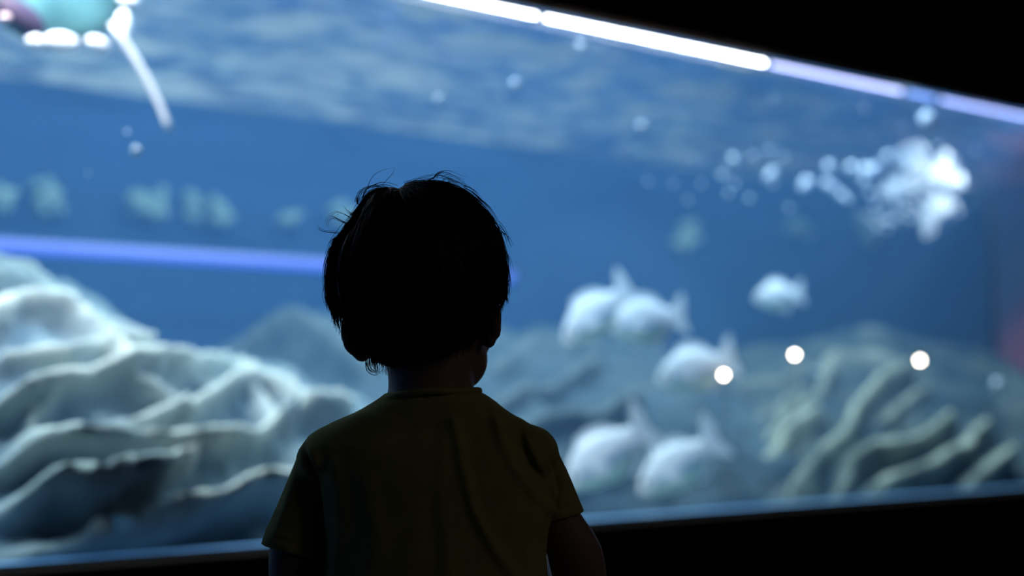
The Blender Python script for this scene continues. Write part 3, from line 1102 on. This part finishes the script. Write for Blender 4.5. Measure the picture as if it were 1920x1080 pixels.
# folds: soft ridges running over the back
me = shirt.data
nvt = len(me.vertices)
co = np.empty(nvt * 3, dtype=np.float32)
me.vertices.foreach_get('co', co)
co = co.reshape(-1, 3).astype(float)
no = np.empty(nvt * 3, dtype=np.float32)
me.vertices.foreach_get('normal', no)
no = no.reshape(-1, 3).astype(float)
folds = [  # polylines in picture pixels on the back, width m, height m
    ([(855, 790), (870, 860), (893, 950), (930, 1020), (975, 1085)], 0.0055, 0.0052),
    ([(840, 800), (830, 900), (845, 1010), (850, 1085)], 0.008, 0.0022),
    ([(930, 790), (960, 870), (1000, 925), (1035, 955)], 0.0045, 0.0034),
    ([(975, 790), (1000, 850), (1030, 905), (1040, 930)], 0.0035, 0.0030),
    ([(925, 765), (928, 790), (940, 840)], 0.004, 0.0026),
    ([(640, 870), (655, 960), (640, 1085)], 0.008, 0.0034),
    ([(700, 900), (720, 1000), (700, 1085)], 0.010, 0.0026),
    ([(1000, 960), (985, 1030), (990, 1085)], 0.006, 0.0030),
    ([(690, 775), (760, 790), (860, 785), (900, 778)], 0.0045, 0.0012),
    ([(720, 752), (760, 745), (830, 742), (900, 748), (920, 760)], 0.0022, -0.0012),
    ([(578, 838), (596, 880), (606, 940), (610, 1000), (613, 1047)], 0.0032, -0.0060),
    ([(1018, 815), (1040, 880), (1046, 920), (1032, 975)], 0.0026, -0.0036),
    ([(560, 900), (540, 960), (520, 1005)], 0.005, 0.002),
    ([(497, 997), (540, 1008), (612, 1022)], 0.0014, -0.0014),
    ([(1040, 955), (1070, 948), (1090, 940)], 0.0014, -0.0014),
    ([(1046, 925), (1058, 900), (1056, 880)], 0.0025, 0.0022),
]
disp = np.zeros(nvt)
back = co[:, 1] < CY + 0.02
for pts, wid, hg in folds:
    ctrl = np.array([[X(a) * 1.0, Zp(b)] for a, b in pts])
    best = np.full(nvt, 1e9)
    xz = co[:, [0, 2]]
    for a, b in zip(ctrl[:-1], ctrl[1:]):
        ab = b - a
        t = np.clip(((xz - a) @ ab) / (ab @ ab), 0, 1)
        best = np.minimum(best, np.linalg.norm(xz - (a + t[:, None] * ab), axis=1))
    disp += np.where(back, hg * np.exp(-(best / wid) ** 2), 0)
facing = np.clip(-no[:, 1], 0, 1)
disp *= facing ** 0.5
for i in range(nvt):
    disp[i] += 0.0016 * noise.noise(Vector((co[i, 0] * 40, co[i, 1] * 40, co[i, 2] * 14)))
co += no * disp[:, None]
me.vertices.foreach_set('co', co.astype(np.float32).ravel())
me.update()
attach(shirt, person)
# ribbed neckband
n_ = 48
pts = []
for q in range(n_ + 1):
    a = 2 * math.pi * q / n_
    pts.append(Vector((X(811) + 0.0455 * math.cos(a), CY + 0.008 + 0.046 * math.sin(a), Zp(733) - 0.010 * max(0, math.sin(a)) - 0.0028 * abs(math.cos(a)) - 0.003 * (-math.cos(a)))))
v, f = tube_geo(pts, [0.0036] * len(pts), 10, cap=False)
attach(link_mesh('neckband', v, f, M_shirt), person)

# shorts, shoes
geos = [ring_loft([(0.40, XC - 0.096, XC + 0.096, CY + 0.008, 0.074), (0.50, XC - 0.098, XC + 0.098, CY + 0.008, 0.076)], 40, 2.3)]
for sx in (-1, 1):
    geos.append(tube_geo([(XC + sx * 0.048, CY + 0.008, 0.45), (XC + sx * 0.052, CY + 0.008, 0.29)], [0.060, 0.060], 24))
v, f = merge(*geos)
sh = link_mesh('shorts', v, f, M_shorts)
rm = sh.modifiers.new('r', 'REMESH')
rm.mode = 'VOXEL'
rm.voxel_size = 0.005
bake(sh)
attach(sh, person)
for sx in (-1, 1):
    ax_ = XC + sx * 0.054
    v, f = ball_geo((ax_, CY + 0.030, 0.036), (0.034, 0.080, 0.030), 24, 16)
    v = [Vector((q.x, q.y, max(q.z, 0.014))) for q in v]
    s1 = attach(link_mesh('shoe', v, f, M_shoe), person)
    vs_, fs_ = [], []
    for z in (0.0, 0.016):
        for q in range(28):
            a = 2 * math.pi * q / 28
            vs_.append(Vector((ax_ + 0.036 * math.cos(a), CY + 0.030 + 0.083 * math.sin(a), z)))
    fs_ = [(q, (q + 1) % 28, 28 + (q + 1) % 28, 28 + q) for q in range(28)] + [tuple(range(28))[::-1], tuple(range(28, 56))]
    vs_ = [q - person.location for q in vs_]
    so = link_mesh('sole', vs_, fs_, M_sole, s1)
    so.location = -Vector(s1.location) 
    so.location = Vector((0, 0, 0)) - s1.location

# --- hair: a full cap with clumps, and thousands of strands over it
HO = W(785, 520, 0.0)
sil_pts = [(705, 352), (735, 349), (748, 352), (765, 343), (800, 338), (835, 340), (868, 355), (895, 376), (922, 408), (940, 445), (947, 485), (951, 530), (950, 563), (932, 574), (910, 598), (904, 632), (888, 664), (840, 682), (780, 690), (712, 696), (692, 676), (678, 650), (664, 622), (648, 602), (622, 585), (613, 548), (613, 505), (622, 468), (638, 440), (655, 418), (668, 395), (684, 368)]
angs, rads = [], []
for a, b in sil_pts:
    p_ = W(a, b) - HO
    angs.append(math.atan2(p_.z, p_.x) % (2 * math.pi))
    rads.append(math.hypot(p_.x, p_.z))
order = np.argsort(angs)
angs = np.array(angs)[order]
rads = np.array(rads)[order]
angs = np.concatenate([[angs[-1] - 2 * math.pi], angs, [angs[0] + 2 * math.pi]])
rads = np.concatenate([[rads[-1]], rads, [rads[0]]])


def hair_pt(d, scale=1.0):
    """outer hair surface point for unit direction d (x, y depth, z)"""
    a = math.atan2(d.z, d.x) % (2 * math.pi)
    r = float(np.interp(a, angs, rads))
    h_ = math.hypot(d.x, d.z)
    ry = 0.094 if d.y < 0 else 0.085
    # ellipse between silhouette radius and depth radius
    q = 1.0 / math.sqrt((h_ / r) ** 2 + (d.y / ry) ** 2)
    return HO + d * q * scale


def hair_floor(d):
    """lowest height of the hair at this azimuth: low at the nape, above the ears, fringe at the front"""
    az = math.atan2(d.x, -d.y)          # 0 = towards the camera, + = right
    az = math.degrees(az)
    xs = [-180, -140, -110, -92, -78, -62, -45, -20, 0, 20, 40, 55, 66, 80, 92, 112, 140, 180]
    ys = [450, 450, 520, 560, 590, 640, 692, 697, 682, 674, 664, 650, 620, 575, 560, 520, 450, 450]
    return Zp(float(np.interp(az, xs, ys)))


nu_, nv_ = 180, 110
vs, fs = [], []
for i in range(nu_):
    az = 2 * math.pi * i / nu_
    for j in range(nv_):
        t = j / (nv_ - 1)
        # from the top down to the hair line for this azimuth
        lo, hi = -1.2, math.pi / 2
        d0 = Vector((math.sin(az), -math.cos(az), 0))
        zf = hair_floor(d0)
        # find elevation where the surface meets the hair line
        if j == 0:
            e0, e1 = -1.45, 1.5
            for _ in range(22):
                em = (e0 + e1) / 2
                dm = d0 * math.cos(em) + Vector((0, 0, math.sin(em)))
                if hair_pt(dm).z < zf:
                    e0 = em
                else:
                    e1 = em
            efl = e0
        el = math.pi / 2 + (efl - math.pi / 2) * t
        dm = d0 * math.cos(el) + Vector((0, 0, math.sin(el)))
        q = hair_pt(dm, 0.975)
        cl = noise.noise(Vector((math.sin(az) * 9, math.cos(az) * 9, el * 1.3))) * 0.0022 * min(1, t * 3)
        q += dm * cl
        vs.append(q)
# inner shell
m0 = len(vs)
for i in range(nu_):
    for j in range(nv_):
        q = vs[i * nv_ + j]
        vs.append(HO + (q - HO) * 0.90)
for i in range(nu_):
    i2 = (i + 1) % nu_
    for j in range(nv_ - 1):
        fs.append((i * nv_ + j, i2 * nv_ + j, i2 * nv_ + j + 1, i * nv_ + j + 1))
        fs.append((m0 + i * nv_ + j, m0 + i * nv_ + j + 1, m0 + i2 * nv_ + j + 1, m0 + i2 * nv_ + j))
    a = nv_ - 1
    fs.append((i * nv_ + a, i2 * nv_ + a, m0 + i2 * nv_ + a, m0 + i * nv_ + a))

WH = (W(742, 360, -0.004) - HO).normalized()      # the crown from which it falls
strands = []


def strand_path(d_root, length, lift, curl=0.0, seg=9, side=None):
    """falls away from the crown over the head, then hangs"""
    ang0 = math.acos(max(-1, min(1, d_root.dot(WH))))
    axis = WH.cross(d_root)
    if axis.length < 1e-4:
        axis = Vector((1, 0, 0))
    axis.normalize()
    pts = []
    p = None
    for k in range(seg):
        t = k / (seg - 1)
        a = ang0 + length * t
        dm = Matrix.Rotation(a - ang0, 3, axis) @ d_root
        # gravity: drift the direction down
        dm = (dm + Vector((0, 0, -0.55)) * t * length * 0.6).normalized()
        q = hair_pt(dm, 0.965 + 0.02 * math.sin(math.pi * min(1, t * 1.2)) + lift * t)
        if side is not None:
            q += side * curl * math.sin(t * 2.6) * 0.01
        fl_ = hair_floor(dm)
        if q.z < fl_ + 0.0005 * (hash(k) % 3) and k > 1:
            if q.z < fl_ - 0.006:
                break
        pts.append(q)
    return pts


cnt = 0
while cnt < 5200:
    v_ = Vector(rng.normal(0, 1, 3)).normalized()
    if v_.z < -0.55 or (v_.y > 0.75 and v_.z < 0.1):
        continue
    p_ = hair_pt(v_)
    if p_.z < hair_floor(v_) + 0.004:
        continue
    clump = noise.noise(v_ * 14)
    pts = strand_path(v_, float(rng.uniform(0.35, 0.85)), 0.022 * clump + float(rng.normal(0, 0.012)) + (0.03 if rng.random() < 0.05 else 0.0), float(rng.normal(0, 0.3)), 8, Vector(rng.normal(0, 1, 3)).normalized())
    if len(pts) > 3:
        strands.append((pts, 0.00042))
        cnt += 1
# lower edge tips beside the ears and at the nape
for _ in range(900):
    az = r_(float(rng.choice([-90, -82, -70, -52, -40, -20, 0, 25, 45, 60, 88, 92, 80]) + rng.normal(0, 7)))
    d0 = Vector((math.sin(az), -math.cos(az), 0))
    zf = hair_floor(d0)
    e0, e1 = -1.45, 1.2
    for _k in range(16):
        em = (e0 + e1) / 2
        dm = d0 * math.cos(em) + Vector((0, 0, math.sin(em)))
        if hair_pt(dm).z < zf + 0.02:
            e0 = em
        else:
            e1 = em
    ln = float(rng.uniform(0.014, 0.026))
    p0 = hair_pt(d0 * math.cos(em) + Vector((0, 0, math.sin(em))), 0.985)
    inw = (HO - p0)
    inw.z = 0
    inw.normalize()
    jj = Vector((rng.normal(0, 0.0015), rng.normal(0, 0.0015), 0))
    pull = 0.25 if abs(az) > 1.2 else 0.12
    pts = [p0 + Vector((0, 0, -ln * t)) + inw * (ln * pull * t * t) + jj * t * t * 2 for t in np.linspace(0, 1, 6)]
    strands.append((pts, 0.0005))
# fly-away hairs drawn where the photo shows them (picture pixels)
fly = [
    [(650, 440), (630, 436), (612, 434), (600, 430), (596, 424)], [(662, 425), (640, 415), (625, 408), (615, 412), (612, 425)], [(660, 412), (648, 405), (635, 402), (622, 410)],
    [(670, 410), (655, 400), (650, 394)], [(672, 404), (660, 404), (652, 398)], [(640, 440), (625, 450), (618, 470), (612, 490)], [(650, 432), (628, 445), (618, 455)],
    [(668, 380), (676, 362), (692, 352), (708, 349)], [(672, 384), (672, 368), (684, 356), (700, 350)], [(680, 372), (690, 352), (710, 346), (726, 348)], [(700, 352), (716, 346), (735, 348), (750, 354)],
    [(760, 346), (778, 340), (796, 334), (812, 331), (830, 327)], [(800, 340), (812, 332), (822, 328), (838, 333), (852, 342)], [(812, 338), (820, 328), (835, 326), (850, 332), (870, 340)],
    [(830, 338), (845, 332), (862, 340), (880, 352)], [(820, 336), (826, 326), (840, 322), (858, 326)], [(840, 340), (862, 344), (882, 354), (896, 366)], [(870, 352), (888, 360), (902, 376), (914, 392)],
    [(885, 362), (905, 380), (922, 398), (934, 418)], [(935, 420), (946, 436), (952, 452), (956, 462)], [(940, 436), (950, 446), (954, 460)], [(946, 470), (954, 488), (956, 510)], [(944, 480), (951, 500), (955, 520), (957, 538)],
    [(612, 520), (610, 540), (612, 560), (614, 578)], [(612, 540), (611, 560), (617, 582)], [(618, 560), (622, 580), (630, 598)], [(625, 570), (630, 590), (640, 606)],
    [(690, 680), (692, 692), (700, 698), (712, 696)], [(688, 676), (690, 694), (704, 702), (716, 696)], [(695, 678), (696, 690), (708, 698), (720, 690)],
    [(690, 350), (700, 330), (720, 318), (740, 314)], [(720, 348), (738, 330), (742, 322)], [(950, 560), (951, 568), (948, 572)],
]
for pl_ in fly:
    for rep in range(1 if min(q[1] for q in pl_) < 325 else 4):
        jx, jy = rng.normal(0, 2.2), rng.normal(0, 2.2)
        dyy = float(rng.normal(-0.004, 0.006))
        pts = []
        for k, (a, b) in enumerate(pl_):
            t = k / (len(pl_) - 1)
            pts.append(W(a + jx * (0.4 + t), b + jy * (0.4 + t), dyy))
        # subdivide for a smooth curve
        sm_ = []
        for i in range(len(pts) - 1):
            for t in (0, 0.33, 0.66):
                p0 = pts[max(i - 1, 0)]; p1 = pts[i]; p2 = pts[i + 1]; p3 = pts[min(i + 2, len(pts) - 1)]
                sm_.append(0.5 * ((2 * p1) + (p2 - p0) * t + (2 * p0 - 5 * p1 + 4 * p2 - p3) * t * t + (3 * p1 - p0 - 3 * p2 + p3) * t ** 3))
        sm_.append(pts[-1])
        strands.append((sm_, 0.00036))
for pts, r in strands:
    o0 = len(vs)
    n = len(pts)
    for k, p in enumerate(pts):
        t = (pts[min(k + 1, n - 1)] - pts[max(k - 1, 0)]).normalized()
        a = t.cross(Vector((0.3, 1, 0.1))).normalized()
        b = t.cross(a)
        rr = r * (1.0 - 0.8 * k / (n - 1))
        for q in range(3):
            an = 2.094 * q
            vs.append(p + a * math.cos(an) * rr + b * math.sin(an) * rr)
    for k in range(n - 1):
        for q in range(3):
            q2 = (q + 1) % 3
            fs.append((o0 + k * 3 + q, o0 + k * 3 + q2, o0 + (k + 1) * 3 + q2, o0 + (k + 1) * 3 + q))
attach(link_mesh('hair', vs, fs, M_hair), person)
